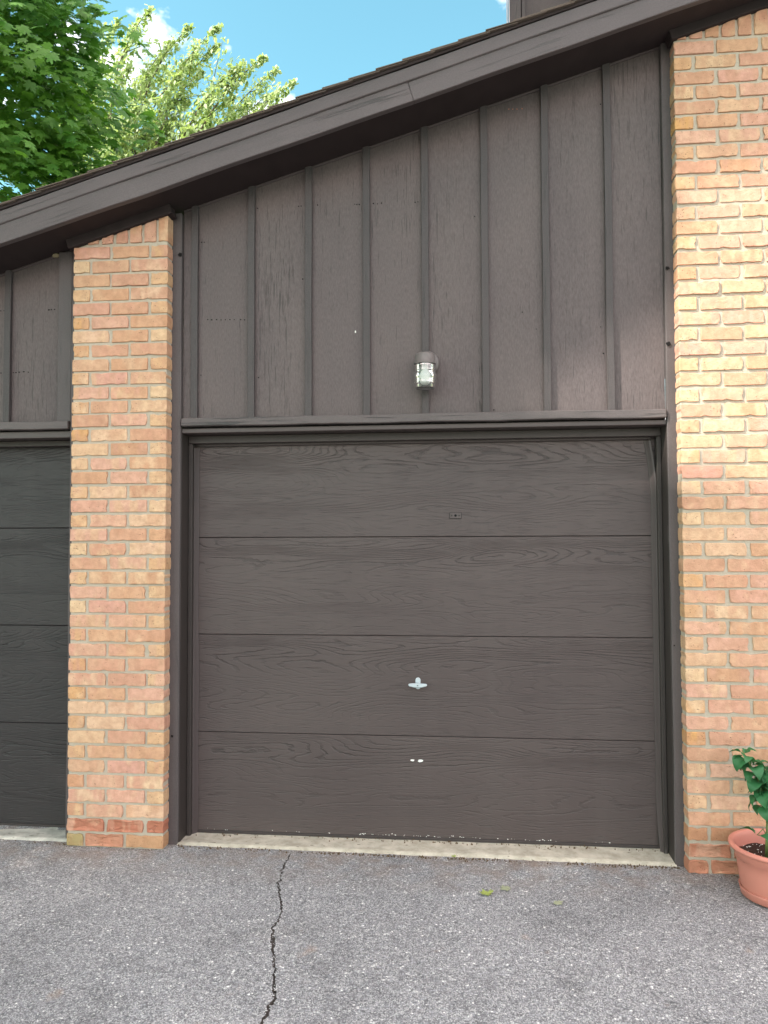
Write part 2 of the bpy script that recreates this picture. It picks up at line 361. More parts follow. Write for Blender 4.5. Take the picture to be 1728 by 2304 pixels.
def box(name, m, parent, x0, x1, y0, y1, z0, z1, bev=0.002, **kw):
    """box object whose origin sits at its lower front left corner"""
    me = box_mesh(name, 0, x1-x0, 0, y1-y0, 0, z1-z0, bev, **kw)
    return link(name, me, m, parent, (x0, y0, z0))
def prism_mesh(name, poly, y0, y1, bev=0.0):
    """polygon in x,z extruded from y0 to y1"""
    bm = bmesh.new()
    a = [bm.verts.new((x, y0, z)) for x, z in poly]; b = [bm.verts.new((x, y1, z)) for x, z in poly]
    bm.faces.new(a); bm.faces.new(list(reversed(b)))
    for i in range(len(a)): bm.faces.new((a[i], b[i], b[(i+1) % len(a)], a[(i+1) % len(a)]))
    if bev: bmesh.ops.bevel(bm, geom=bm.edges[:], offset=bev, segments=1, affect='EDGES')
    return bm_mesh(name, bm)
def prism(name, m, parent, poly, y0, y1, bev=0.0):
    ox, oz = poly[0]
    return link(name, prism_mesh(name, [(x-ox, z-oz) for x, z in poly], 0, y1-y0, bev), m, parent, (ox, y0, oz))
def lathe_mesh(name, prof, n=32, smooth=True, cap=False):
    v = []; f = []
    for r, z in prof:
        for i in range(n):
            a = 2*math.pi*i/n; v.append((r*math.cos(a), r*math.sin(a), z))
    for j in range(len(prof)-1):
        for i in range(n):
            f.append((j*n+i, j*n+(i+1) % n, (j+1)*n+(i+1) % n, (j+1)*n+i))
    if cap:
        f.append(tuple(range(n-1, -1, -1))); k = (len(prof)-1)*n; f.append(tuple(range(k, k+n)))
    return mesh_from(name, v, f, smooth)
def tube_mesh(name, pts, radii, n=7):
    v = []; f = []
    pts = [Vector(p) for p in pts]
    for i, p in enumerate(pts):
        d = (pts[min(i+1, len(pts)-1)]-pts[max(i-1, 0)]).normalized()
        a = d.cross(Vector((0.31, 0.87, 0.37))).normalized(); b = d.cross(a)
        for k in range(n):
            t = 2*math.pi*k/n; v.append(p+(a*math.cos(t)+b*math.sin(t))*radii[i])
    for j in range(len(pts)-1):
        for k in range(n): f.append((j*n+k, j*n+(k+1) % n, (j+1)*n+(k+1) % n, (j+1)*n+k))
    f.append(tuple(range(n-1, -1, -1))); m = (len(pts)-1)*n; f.append(tuple(range(m, m+n)))
    return v, f
def disc_cluster(name, pts, y, parent, m='dark', rx=0.0035, rz=0.003, d=0.0015):
    """small nail holes joined into one part"""
    v = []; f = []
    r = random.Random(len(pts))
    for x, z in pts:
        b = len(v); s = r.uniform(0.75, 1.3)
        for k in range(8):
            t = 2*math.pi*k/8; v.append((x+math.cos(t)*rx*s, y-d, z+math.sin(t)*rz*s))
        v.append((x, y-d*1.1, z))
        for k in range(8): f.append((b+k, b+8, b+(k+1) % 8))
        for k in range(8): v.append((v[b+k][0], y+0.002, v[b+k][2]))
        for k in range(8): f.append((b+k, b+(k+1) % 8, b+9+(k+1) % 8, b+9+k))
    o = link(name, mesh_from(name, v, f), m, parent); o['kind'] = 'stuff'; return o

# ------------------------------------------------------------------ levels
SEC = 0.5334
Y_SID, Y_TRIM, Y_BRICK, Y_RAKE = -0.14, -0.17, -0.245, -0.44
def gz(x, y=0.0): return -0.016-0.006*x                       # driveway surface
def soffit_z(x): return 3.4025+0.2948*x
TH = math.atan(0.2935)

# ------------------------------------------------------------------ setting: ground, driveway, aprons
lawn = link('lawn', mesh_from('lawn', [(-300, -300, -0.35), (300, -300, -0.35), (300, 300, -0.35), (-300, 300, -0.35)], [(0, 1, 2, 3)]), 'lawn')
tag(lawn, 'mown lawn around the garage and driveway', 'lawn', kind='structure')
CRK = [(0.567, -0.19), (0.566, -0.317), (0.570, -0.421), (0.586, -0.528), (0.583, -0.554), (0.621, -0.675), (0.655, -0.781), (0.669, -0.895), (0.655, -0.952), (0.681, -1.041), (0.698, -1.114), (0.721, -1.183), (0.743, -1.27), (0.761, -1.353), (0.785, -1.43), (0.773, -1.474), (0.777, -1.546), (0.771, -1.566), (0.80, -1.75), (0.83, -2.0), (0.80, -2.25)]
def build_driveway():
    r = random.Random(4)
    rows = []                                                  # y, left lip x, right lip x
    n = 240; tot = CRK[0][1]-CRK[-1][1]
    for i in range(n+1):
        y = CRK[0][1]-tot*i/n
        for (xa, ya), (xb, yb) in zip(CRK, CRK[1:]):
            if ya >= y >= yb:
                t = (ya-y)/(ya-yb) if ya > yb else 0; x = xa+(xb-xa)*t; break
        s = i/n
        w = 0.0012+(0.0024+0.0034*min(1, s*1.7))*max(0.0, 0.55+1.3*mnoise.noise(Vector((y*9, 3, 0))))
        if s > 0.85: w *= max(0.02, (1-s)/0.15)
        if s < 0.03: w *= s/0.03
        jag = 0.0026 if 0.02 < s < 0.98 else 0.0
        x += 0.007*mnoise.noise(Vector((y*30, 0, 0)))+0.004*mnoise.noise(Vector((y*95, 4, 0)))
        rows.append((y, x-w-abs(r.gauss(0, jag)), x+w+abs(r.gauss(0, jag))))
    v = []; f = []; fd = []
    X0, X1, YF, YB = -9.0, 12.0, -15.0, 0.3
    def P(x, y, dz=0.0): v.append((x, y, gz(x)+dz)); return len(v)-1
    top = []
    for y, a, b in rows:
        top.append((P(X0, y), P(a, y), P(b, y), P(X1, y), P(a+0.001, y, -0.014), P(b-0.001, y, -0.014)))
    for q, w in zip(top, top[1:]):
        f.append((q[0], w[0], w[1], q[1])); f.append((q[2], w[2], w[3], q[3]))
        fd.append((q[1], w[1], w[4], q[4])); fd.append((q[4], w[4], w[5], q[5])); fd.append((q[5], w[5], w[2], q[2]))
    a, b = P(X0, YB), P(X1, YB); q = top[0]; f.append((a, q[0], q[1], q[2], q[3], b))
    a, b = P(X0, YF), P(X1, YF); q = top[-1]; f.append((q[0], a, b, q[3], q[2], q[1]))
    me = bpy.data.meshes.new('driveway'); me.from_pydata(v, [], f+fd); me.update()
    me.materials.append(MAT['asphalt']); me.materials.append(MAT['crackfill'])
    me.polygons.foreach_set('material_index', [0]*len(f)+[1]*len(fd))
    o = link('driveway', me, None); return tag(o, 'grey asphalt driveway with a long jagged crack', 'driveway', kind='structure')
build_driveway()
def apron(name, label, x0, x1, m, seed, yo=-0.192):
    nx, ny = 90, 8; v = []; f = []
    for j in range(ny+1):
        for i in range(nx+1):
            x = x0+(x1-x0)*i/nx; t = j/ny
            yy = yo+0.007*mnoise.noise(Vector((x*9, seed, 0)))+0.004*mnoise.noise(Vector((x*40, seed, 2)))
            y = 0.03+(yy-0.03)*t
            z = -0.013+(gz(x)+0.010+0.013)*t**1.2+0.0025*mnoise.noise(Vector((x*14, y*14, seed)))
            if j == ny: z = gz(x)-0.02; y = yy-0.001
            v.append((x, y, z))
    for j in range(ny):
        for i in range(nx):
            a = j*(nx+1)+i; f.append((a, a+nx+1, a+nx+2, a+1))
    return tag(link(name, mesh_from(name, v, f, True), m), label, 'apron', kind='structure')
apron('concrete_apron', 'cream concrete strip under the big closed garage door', -0.052, 2.494, 'concrete', 3.3)
apron('concrete_apron', 'worn whitish concrete strip under the cut-off garage door', -3.3, -0.63, 'concrete_rough', 8.1, -0.215)

# dirt and crumbs gathered along the joints
def crumbs():
    r = random.Random(9); v = []; f = []
    spots = [(-0.05, 2.5, -0.197, 520, 0.010), (-1.3, -0.63, -0.218, 170, 0.012), (-0.62, -0.1, -0.252, 130, 0.010), (2.54, 2.95, -0.254, 110, 0.012), (0.0, 2.44, -0.03, 160, 0.012)]
    for x0, x1, y, n, sp in spots:
        for _ in range(n):
            x = r.uniform(x0, x1); yy = y+r.gauss(0, sp)
            if mnoise.noise(Vector((x*6, y*3, 1))) < -0.12 and r.random() < 0.8: continue
            s = r.uniform(0.0012, 0.0042); b = len(v); a = r.uniform(0, 6.28)
            zz = gz(x) if y < -0.1 else -0.012
            for k in range(4):
                t = a+k*math.pi/2; v.append((x+math.cos(t)*s*r.uniform(0.7, 2.0), yy+math.sin(t)*s, zz-0.001))
            v.append((x, yy, zz+s*r.uniform(0.5, 1.3)+(0.006 if y > -0.21 else 0)))
            for k in range(4): f.append((b+k, b+(k+1) % 4, b+4))
    o = link('debris', mesh_from('debris', v, f), 'debris')
    tag(o, 'dark crumbs and dry litter along the foot of the garage', 'debris', kind='stuff')
crumbs()

MAT['grit'] = plain('pale_stone_grit', (0.42, 0.41, 0.41, 1), 0.9, 0.2, 0.5, 9)
def grit():
    r = random.Random(17); v = []; f = []
    def stone(x, y, s, dz=0.0):
        b = len(v); z = gz(x)+dz
        for d in ((1, 0, 0), (-1, 0, 0), (0, 1, 0), (0, -1, 0), (0, 0, 0.7), (0, 0, -0.4)): v.append((x+d[0]*s*r.uniform(0.7, 1.3), y+d[1]*s*r.uniform(0.7, 1.3), z+d[2]*s))
        for a in ((0, 2, 4), (2, 1, 4), (1, 3, 4), (3, 0, 4)): f.append(tuple(b+i for i in a))
    for _ in range(1500): stone(r.uniform(-1.6, 3.6), -0.26-1.9*r.random(), r.uniform(0.0012, 0.0034))
    for (xa, ya), (xb, yb) in zip(CRK, CRK[1:]):
        for _ in range(int(160*math.hypot(xb-xa, yb-ya))):
            t = r.random(); stone(xa+(xb-xa)*t+r.gauss(0, 0.008), ya+(yb-ya)*t, r.uniform(0.0015, 0.0042), -0.004*(r.random() < 0.5))
    tag(link('loose_grit', mesh_from('loose_grit', v, f), 'grit'), 'pale stone grit scattered over the asphalt and in its crack', 'grit', kind='stuff')
grit()

# ------------------------------------------------------------------ brickwork
def brick_poly(name, poly, depth, seed, chip=1.0, spall=0.0):
    """one brick: outline in x,z (counter-clockwise), front at y=0, worn arrises and chipped corners"""
    r = random.Random(seed)
    pts = []; n = len(poly)
    for i in range(n):
        a = Vector(poly[i]); b = Vector(poly[(i+1) % n]); L = (b-a).length
        k = max(1, int(round(L/0.024)))
        for j in range(k): pts.append((a+(b-a)*(j/k), j == 0))
    cen = sum((p for p, _ in pts), Vector((0, 0)))/len(pts)
    outer = []; inner = []; dep = []
    for p, corner in pts:
        d = (p-cen); L = d.length; u = d/L if L else d
        j = abs(r.gauss(0, 0.0005))
        c = 0.0014 if corner else 0.0
        if r.random() < 0.14*chip: c += r.uniform(0.002, 0.007)
        q = p-u*(j+c); outer.append(q)
        ins = 0.0012+abs(r.gauss(0, 0.0010)) + (r.uniform(0.002, 0.006) if r.random() < 0.16*chip else 0)
        inner.append(q-u*ins); dep.append(0.0018+abs(r.gauss(0, 0.0012))+(0.001 if corner else 0))
    v = []; f = []; N = len(pts)
    for q, d in zip(outer, dep): v.append((q.x, d, q.y))
    for q in inner: v.append((q.x, abs(r.gauss(0, 0.0004)), q.y))
    for q in outer: v.append((q.x, depth, q.y))
    for i in range(N):
        j = (i+1) % N
        f.append((i, N+i, N+j, j)); f.append((2*N+i, i, j, 2*N+j))
    if spall:
        mid = []
        for fr in (0.62, 0.25):
            b = len(v)
            for q in inner:
                w = cen+(q-cen)*fr
                v.append((w.x+r.gauss(0, 0.002), spall*(0.3+0.9*max(0, mnoise.noise(Vector((w.x*22, w.y*45, seed))+Vector((0, 0, 0.3)))+0.35)), w.y+r.gauss(0, 0.002)))
            mid.append(b)
        v.append((cen.x, spall, cen.y)); cidx = len(v)-1
        for i in range(N):
            j = (i+1) % N
            f.append((N+i, mid[0]+i, mid[0]+j, N+j)); f.append((mid[0]+i, mid[1]+i, mid[1]+j, mid[0]+j)); f.append((mid[1]+i, cidx, mid[1]+j))
    else:
        v.append((cen.x, 0.0, cen.y)); c = len(v)-1
        for i in range(N): f.append((N+i, c, N+(i+1) % N))
    me = mesh_from(name, v, f)
    bm = bmesh.new(); bm.from_mesh(me); bmesh.ops.recalc_face_normals(bm, faces=bm.faces[:]); bm.to_mesh(me); bm.free()
    return me
def rect(w, h): return [(-w/2, -h/2), (w/2, -h/2), (w/2, h/2), (-w/2, h/2)]
_bc = {}
def brick_mesh(w, h, d, var, m):
    w = round(w, 3); key = (w, round(h, 4), d, var, m)
    if key not in _bc:
        me = brick_poly('brick', rect(w, h), d, (int(w*1000)*31+var*977+round(h*1000)*13) & 0xffff, 1.0 if m in ('brick', 'header') else 2.4, 0.0068 if m in ('redbrick',) else 0.0)
        me.materials.append(MAT[m]); _bc[key] = me
    return _bc[key]
def lay(parent, x0, x1, z0, n, pitch, layout, seed, red=()):
    """courses of bricks; layout(course) gives (x start, width, is end) triples"""
    r = random.Random(seed)
    for k in range(n):
        h = 0.0635; zc = z0+pitch*k+pitch*0.5-0.002
        for xs, w, end, last in layout(k):
            m = 'header' if end else 'brick'
            if k in red: m = red[k]
            if isinstance(m, tuple): m = 'olivebrick' if end else (m[0] if not last else m[1])
            ww = round((w+r.choice((-0.004, -0.002, 0, 0, 0.002)))*500)/500
            var = r.randrange(5)
            me = brick_mesh(ww, h, 0.19 if end else 0.092, var, m)
            edge = abs(xs-x0) < 0.001 or abs(xs+w-x1) < 0.001
            o = link('brick', me, None, parent, (xs+w/2+(0 if edge else r.gauss(0, 0.001)), Y_BRICK+r.gauss(0, 0.0016), zc+r.gauss(0, 0.0012)), (r.gauss(0, 0.004), r.gauss(0, 0.006), r.gauss(0, 0.004)))
J = 0.0135
# left pillar -------------------------------------------------------
PL0, PL1 = -0.622, -0.096
def lay_left(k):
    st = (PL1-PL0-0.092-2*J)/2
    if k % 2 == 0: return [(PL0, 0.092, True, False), (PL0+0.092+J, st, False, False), (PL1-st, st, False, True)]
    return [(PL0, st, False, False), (PL0+st+J, st, False, False), (PL1-0.092, 0.092, True, True)]
pl = thing('brick_pillar', 'narrow peach brick pillar between the two garage doors', 'pillar', (0, 0, 0), 'brick pillars')
NL = 42; ZL0, ZL1 = -0.012, 3.172; PITL = (ZL1-ZL0)/NL
# the left pillar's last course starts with a stretcher
lay(pl, PL0, PL1, ZL0, NL, PITL, lay_left, 21, {0: ('redbrick', 'tanbrick'), 1: 'redbrick'})
def soldiers(parent, x0, x1, zb, frieze, seed, first_partial=True):
    r = random.Random(seed); x = x0; w = 0.0655
    while x < x1-0.02:
        xe = min(x+w, x1)
        za, zc = frieze(x), frieze(xe)
        zb2 = zb+J*0.6
        if zc-zb2 > 0.012:
            if za < zb2+0.004:
                xs = x+(xe-x)*max(0, (zb2+0.004-za)/max(1e-6, zc-za)); poly = [(xs, zb2), (xe, zb2), (xe, zc), (xs, zb2+0.004)]
            else: poly = [(x, zb2), (xe, zb2), (xe, zc), (x, za)]
            cx = sum(p[0] for p in poly)/4; cz = sum(p[1] for p in poly)/4
            me = brick_poly('brick', [(px-cx, pz-cz) for px, pz in poly], 0.092, r.randrange(9999), 0.8); me.materials.append(MAT['brick'])
            link('brick', me, None, parent, (cx, Y_BRICK+r.gauss(0, 0.0015), cz))
        x = xe+J
def frieze_z(x): return soffit_z(x)-0.056
soldiers(pl, PL0, PL1, ZL1, lambda x: frieze_z(x)+0.004, 5)
prism('mortar', 'mortar', pl, [(PL0+0.005, -0.05), (PL1-0.005, -0.05), (PL1-0.005, frieze_z(PL1)), (PL0+0.005, frieze_z(PL0))], Y_BRICK+0.0085, -0.10)
# right pillar ------------------------------------------------------
PR0, PR1 = 2.530, 3.62
def lay_right(k):
    out = []; x = PR0; first = True
    if k % 2 == 0: seq = [0.092]
    else: seq = []
    while x < PR1-0.05:
        w = seq.pop(0) if seq else 0.199
        w = min(w, PR1-x); out.append((x, w, w < 0.12 and first, False)); x += w+J; first = False
    return out
pr = thing('brick_pillar', 'wide sunlit peach brick pillar behind the potted plant', 'pillar', (0, 0, 0), 'brick pillars')
NR = 54; ZR0, ZR1 = -0.034, 4.090; PITR = (ZR1-ZR0)/NR
lay(pr, PR0, PR1, ZR0, NR, PITR, lay_right, 33, {0: 'redbrick', 1: 'redbrick', 2: 'tanbrick'})
soldiers(pr, PR0, PR1, ZR1, lambda x: frieze_z(x)+0.004, 8)
prism('mortar', 'mortar', pr, [(PR0+0.005, -0.07), (PR1-0.005, -0.07), (PR1-0.005, frieze_z(PR1)), (PR0+0.005, frieze_z(PR0))], Y_BRICK+0.0085, -0.10)

# ------------------------------------------------------------------ siding above the doors
def siding_wall(label, xs_b, x0, x1, zb, seed):
    w = thing('siding_wall', label, 'wall', (0, 0, 0), 'siding walls above the garage doors')
    edges = [x0]+list(xs_b)+[x1]
    for a, b in zip(edges, edges[1:]):
        if b-a < 0.03: continue
        prism('siding_board', 'siding', w, [(a, zb), (b-0.0008, zb), (b-0.0008, soffit_z(b)+0.01), (a, soffit_z(a)+0.01)], Y_SID, Y_SID+0.018)
    for i, c in enumerate(xs_b):
        h = soffit_z(c)-zb-0.004
        me = box_mesh('batten', -0.0185, 0.0185, 0, 0.019, 0, h, 0.0015, wob=0.0022, seg=7, axis=2, seed=seed+i)
        link('batten', me, 'batten', w, (c, Y_SID-0.0235, zb))
    L = (x1-x0)/math.cos(TH)
    st = link('cove_strip', box_mesh('cove_strip', 0, L, -0.012, 0, -0.012, 0.0, 0.003, wob=0.001, seg=12, axis=0, seed=seed), 'smooth', w, (x0, Y_SID, soffit_z(x0)-0.001), (0, -TH, 0))
    return w
BAT = (0.022, 0.336, 0.648, 0.960, 1.270, 1.583, 1.897, 2.216)
sw = siding_wall('brown board and batten wall above the big closed garage door', BAT, -0.046, 2.488, 2.225, 1)
swl = siding_wall('brown board and batten wall above the cut-off garage door', (-2.30, -1.986, -1.672, -1.36, -1.046), -2.62, -0.62, 2.215, 4)
HOLES = [(0.59, 3.383), (0.604, 3.384), (0.694, 3.385), (0.896, 3.38), (0.907, 3.378), (0.92, 3.377), (0.996, 3.379), (1.017, 3.376), (1.039, 3.379), (1.219, 3.375), (1.234, 3.376), (0.053, 3.209), (0.068, 3.209), (0.09, 2.782), (0.112, 2.78), (0.139, 2.78), (0.164, 2.778), (0.188, 2.778), (0.213, 2.778), (0.237, 2.777), (0.273, 2.776), (0.294, 2.774), (0.054, 2.479), (0.372, 2.458), (0.613, 2.985), (0.364, 3.383), (2.188, 3.847), (1.532, 3.284), (2.172, 2.676), (2.184, 2.538), (1.774, 2.766), (1.845, 2.675), (1.623, 2.257)]
disc_cluster('nail_holes', HOLES, Y_SID, sw)
disc_cluster('rusty_nail_heads', [(1.716, 3.85), (1.736, 3.849), (1.758, 3.847), (1.785, 3.848)], Y_SID, sw, 'redbrick')
disc_cluster('nail_holes', [(-1.1, 2.87), (-1.078, 2.87), (-0.817, 2.866), (-0.802, 2.867), (-0.784, 2.868), (-1.092, 2.52), (-1.019, 2.52), (-1.004, 2.52), (-0.985, 2.522), (-0.959, 2.524), (-0.932, 2.521)], Y_SID, swl, rx=0.005)

# ------------------------------------------------------------------ door frames
def frame(label, jl, jr, strip_bot, left_trim, right_trim, seed):
    t = thing('door_frame', label, 'door frame', (0, 0, 0), 'garage door frames')
    # lintel board sags a little
    nx = 24; xa, xb = jl+0.004, jr-0.004
    me = box_mesh('lintel_board', 0, xb-xa, 0, 0.045, 0, 0.044, 0.004, wob=0.006, seg=36, axis=0, seed=seed)
    link('lintel_board', me, 'lintel', t, (xa, -0.185, 2.195))
    box('head_board', 'smooth', t, jl-0.02, jr+0.02, -0.15, 0.03, strip_bot, 2.188, 0.003)
    box('head_gap_shade', 'dark', t, jl, jr, -0.138, 0.0, 2.189, 2.215, 0)  # near-black filler paints the recess shadow under the lintel
    box('head_stop', 'jamb', t, jl+0.001, jr-0.001, -0.056, -0.012, 2.118, strip_bot-0.001, 0.003)
    box('jamb', 'jamb', t, jl-0.035, jl, -0.158, 0.03, -0.02, strip_bot-0.001, 0.002)
    box('jamb', 'jamb', t, jr, jr+0.035, -0.158, 0.03, -0.02, strip_bot-0.001, 0.002)
    for a, b, i in (left_trim+(1,), right_trim+(2,)):
        me = box_mesh('trim_board', 0, b-a, 0, 0.034, 0, soffit_z((a+b)/2)-gz(a)-0.02+0.012, 0.003, wob=0.0035, seg=18, axis=2, seed=seed+i)
        link('trim_board', me, 'trim_v', t, (a, Y_TRIM, gz(a)-0.004))
    return t
fr = frame('brown painted frame around the big closed garage door', -0.045, 2.487, 2.163, (-0.13, -0.0475), (2.489, 2.56), 3)
frl = frame('brown painted frame around the cut-off garage door', -3.18, -0.67, 2.151, (-3.3, -3.182), (-0.668, -0.60), 13)
box('trim_board', 'trim_v', frl, -0.748, -0.669, Y_TRIM+0.002, -0.136, 2.237, soffit_z(-0.748)-0.004, 0.003)
def knot(x, z, r, parent, seed, y=Y_TRIM):
    rr = random.Random(seed); v = [(0, 0, 0)]; f = []
    for k in range(12):
        t = 2*math.pi*k/12; q = r*rr.uniform(0.75, 1.25); v.append((math.cos(t)*q, 0, math.sin(t)*q*0.9))
    for k in range(12): f.append((0, 1+k, 1+(k+1) % 12))
    link('knot_hole', mesh_from('knot_hole', v, f), 'dark', parent, (x, y-0.0052, z))
for x, z, r in ((-0.056, 3.132, 0.012), (2.501, 2.957, 0.010), (2.500, 2.57, 0.012), (-0.080, 0.551, 0.007), (2.50, 1.052, 0.004)): knot(x, z, r, fr, int(z*100))
for i, (s, xj) in enumerate(((1, -0.045), (-1, 2.487))):
    a, b = (xj+0.001, xj+0.024) if s > 0 else (xj-0.024, xj-0.001)
    box('door_stop', 'jamb', fr, a, b, -0.056, -0.012, -0.018, 2.116, 0.003)
    # vinyl weather strip: slanted flap, buckled at the right-hand head and flared at its foot
    v = []; f = []; n = 46
    for k in range(n+1):
        z = -0.014+2.112*k/n; dx = 0.0; dy = 0.0
        if s < 0:
            t = max(0, (z-1.80)/0.30); dx -= 0.028*t**1.6
            q = max(0, (0.35-z)/0.36); dx += 0.010*q*q; dy -= 0.03*q*q
        else: dx += 0.003*math.sin(z*3)
        wv = 0.0012*math.sin(z*9+i)
        for px, py in ((0.020, -0.030), (0.028, -0.026), (0.040, -0.011), (0.047, -0.005), (0.045, -0.0025), (0.021, -0.022)):
            v.append((xj+s*px+dx+s*wv, py+dy, z))
    for k in range(n):
        for e in range(6): f.append((k*6+e, k*6+(e+1) % 6, (k+1)*6+(e+1) % 6, (k+1)*6+e))
    f.append((5, 4, 3, 2, 1, 0)); f.append(tuple(n*6+e for e in range(6)))
    link('weather_strip', mesh_from('weather_strip', v, f), 'vinyl', fr)
# thin vinyl lip above the door
box('weather_strip', 'vinyl', fr, 0.0, 2.44, -0.020, -0.004, 2.106, 2.122, 0.003)

# ------------------------------------------------------------------ garage doors
def garage_door(label, x0, x1, zs, dm='door'):
    d = thing('garage_door', label, 'garage door', (0, 0, 0), 'sectional garage doors')
    for a, b in zip(zs, zs[1:]):
        me = box_mesh('door_panel', 0, x1-x0, 0, 0.02, 0, b-a-0.0028, 0.0022)
        link('door_panel', me, dm, d, (x0, 0, a+0.0014))
    box('door_core', 'dark', d, x0+0.002, x1-0.002, 0.012, 0.045, zs[0]+0.002, zs[-1]-0.002, 0)
    box('bottom_seal', 'jamb', d, x0, x1, -0.004, 0.02, -0.016, zs[0]+0.001, 0.003)
    return d
gd = garage_door('wide brown wood-grain garage door with a silver handle', -0.032, 2.474, [0.0, SEC, 2*SEC, 3*SEC, 4*SEC])
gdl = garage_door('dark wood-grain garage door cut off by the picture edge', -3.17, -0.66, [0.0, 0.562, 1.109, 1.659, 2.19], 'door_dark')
# T handle
hd = bpy.data.objects.new('handle', None); COL.objects.link(hd); hd.parent = gd; hd.location = (1.213, 0, 0.815)
def capsule(w, h, d, n=10, inset=0.002):
    pts = []
    r = min(w, h)/2
    for k in range(n*2):
        t = math.pi*2*k/(n*2); cx = math.cos(t)*r; cz = math.sin(t)*r
        if h > w: cz += (h/2-r)*(1 if cz >= 0 else -1)
        else: cx += (w/2-r)*(1 if cx >= 0 else -1)
        pts.append((cx, cz))
    return pts
link('escutcheon', prism_mesh('escutcheon', capsule(0.027, 0.062, 0), -0.006, 0.0, 0.0015), 'galv', hd, (0, 0, 0))
bar = []
for x, z in ((-0.051, 0.003), (-0.047, -0.006), (-0.016, -0.013), (0.016, -0.013), (0.047, -0.006), (0.051, 0.003), (0.045, 0.007), (0.012, 0.009), (-0.012, 0.009), (-0.045, 0.007)): bar.append((x, z))
link('grip', prism_mesh('grip', bar, -0.040, -0.026, 0.003), 'galv', hd, (0, 0, -0.004))
link('shank', lathe_mesh('shank', [(0.011, 0), (0.011, 0.03)], 16, True, True), 'galv', hd, (0, -0.028, -0.004), (-math.pi/2, 0, 0))
link('keyhole', prism_mesh('keyhole', capsule(0.009, 0.004, 0), -0.0415, -0.039), 'dark', hd, (0, 0, -0.006))
# painted-over lock plate
lp = bpy.data.objects.new('lock_plate', None); COL.objects.link(lp); lp.parent = gd; lp.location = (1.42, 0, 1.7135)
link('plate', box_mesh('plate', -0.031, 0.031, -0.0065, 0.0, -0.0145, 0.0145, 0.0012), 'smooth', lp)
link('plate_outline', box_mesh('plate_outline', -0.0325, 0.0325, -0.0018, 0.0, -0.016, 0.016, 0), 'dark', lp)  # dark outline added round the edge of the plate
for x, r in ((-0.020, 0.0042), (0.0, 0.006), (0.020, 0.0042)):
    link('screw', lathe_mesh('screw', [(0.0001, 0.0095), (r, 0.0085), (r*1.15, 0.006)], 12), 'dark' if r > 0.005 else 'jamb', lp, (x, 0, 0), (math.pi/2, 0, 0))
# paint chips
def blob(name, m, parent, x, z, w, h, seed, y=-0.0012):
    r = random.Random(seed); v = [(0, -0.0006, 0)]; f = []; n = 14
    for k in range(n):
        t = 2*math.pi*k/n; q = r.uniform(0.75, 1.2); v.append((math.cos(t)*w*q/2, 0, math.sin(t)*h*q/2))
    for k in range(n): f.append((0, 1+(k+1) % n, 1+k))
    return link(name, mesh_from(name, v, f), m, parent, (x, y, z))
blob('paint_chip', 'white', gd, 1.181, 0.406, 0.022, 0.010, 1); blob('paint_chip', 'white', gd, 1.224, 0.404, 0.028, 0.013, 5)
blob('paint_fleck', 'white', sw, 0.898, 2.69, 0.007, 0.014, 9, Y_SID-0.001)
def flecks():
    r = random.Random(2); v = []; f = []
    for _ in range(64):
        x = min(2.42, max(0.02, r.choice((r.gauss(1.55, 0.28), r.uniform(0.05, 2.4), r.gauss(1.1, 0.2))))); z = 0.006+abs(r.gauss(0, 0.004)); s = r.uniform(0.0012, 0.0036); b = len(v)
        for k in range(5):
            t = 2*math.pi*k/5+r.random(); v.append((x+math.cos(t)*s*r.uniform(0.7, 1.8), -0.0012, z+math.sin(t)*s*0.7))
        f.append(tuple(range(b, b+5)))
    o = link('paint_flecks', mesh_from('paint_flecks', v, f), 'white', gd); o['kind'] = 'stuff'
flecks()

# ------------------------------------------------------------------ roof with rake board
roof = thing('garage_roof', 'sloping garage roof with brown rake board and dark soffit', 'roof', (0, 0, 0))
RX0, RX1 = -3.4, 4.6
def rake(name, m, xa, xb, y0, y1, zb_fn, h, bev=0.003, wob=0.003, seed=0, seg=30):
    L = (xb-xa)/math.cos(TH)
    me = box_mesh(name, 0, L, 0, y1-y0, 0, h*math.cos(TH), bev, wob=wob, seg=seg, axis=0, seed=seed)
    return link(name, me, m, roof, (xa, y0, zb_fn(xa)), (0, -TH, 0))
fb = lambda x: 3.390+0.2935*x
rake('fascia_board', 'rake', RX0, 1.2292, Y_RAKE, Y_RAKE+0.036, fb, 0.112, seed=1)
rake('fascia_board', 'rake', 1.2299, RX1, Y_RAKE+0.0005, Y_RAKE+0.0365, fb, 0.112, seed=2)
rake('rake_molding', 'rake', RX0, RX1, Y_RAKE-0.009, Y_RAKE+0.03, lambda x: fb(x)+0.103, 0.070, 0.004, seed=3, seg=40)
rake('soffit', 'soffit', RX0, RX1, Y_RAKE+0.030, -0.10, soffit_z, 0.012, 0, 0)
rake('roof_deck', 'soffit', RX0, RX1, Y_RAKE-0.012, 7.0, lambda x: fb(x)+0.176, 0.014, 0, 0)
for a, b, s in ((PL0-0.022, PL1+0.028, 5), (PR0-0.012, RX1, 6)):
    rake('frieze_board', 'soffit', a, b, Y_BRICK-0.020, Y_BRICK+0.06, frieze_z, 0.056, 0.003, 0.0015, s)
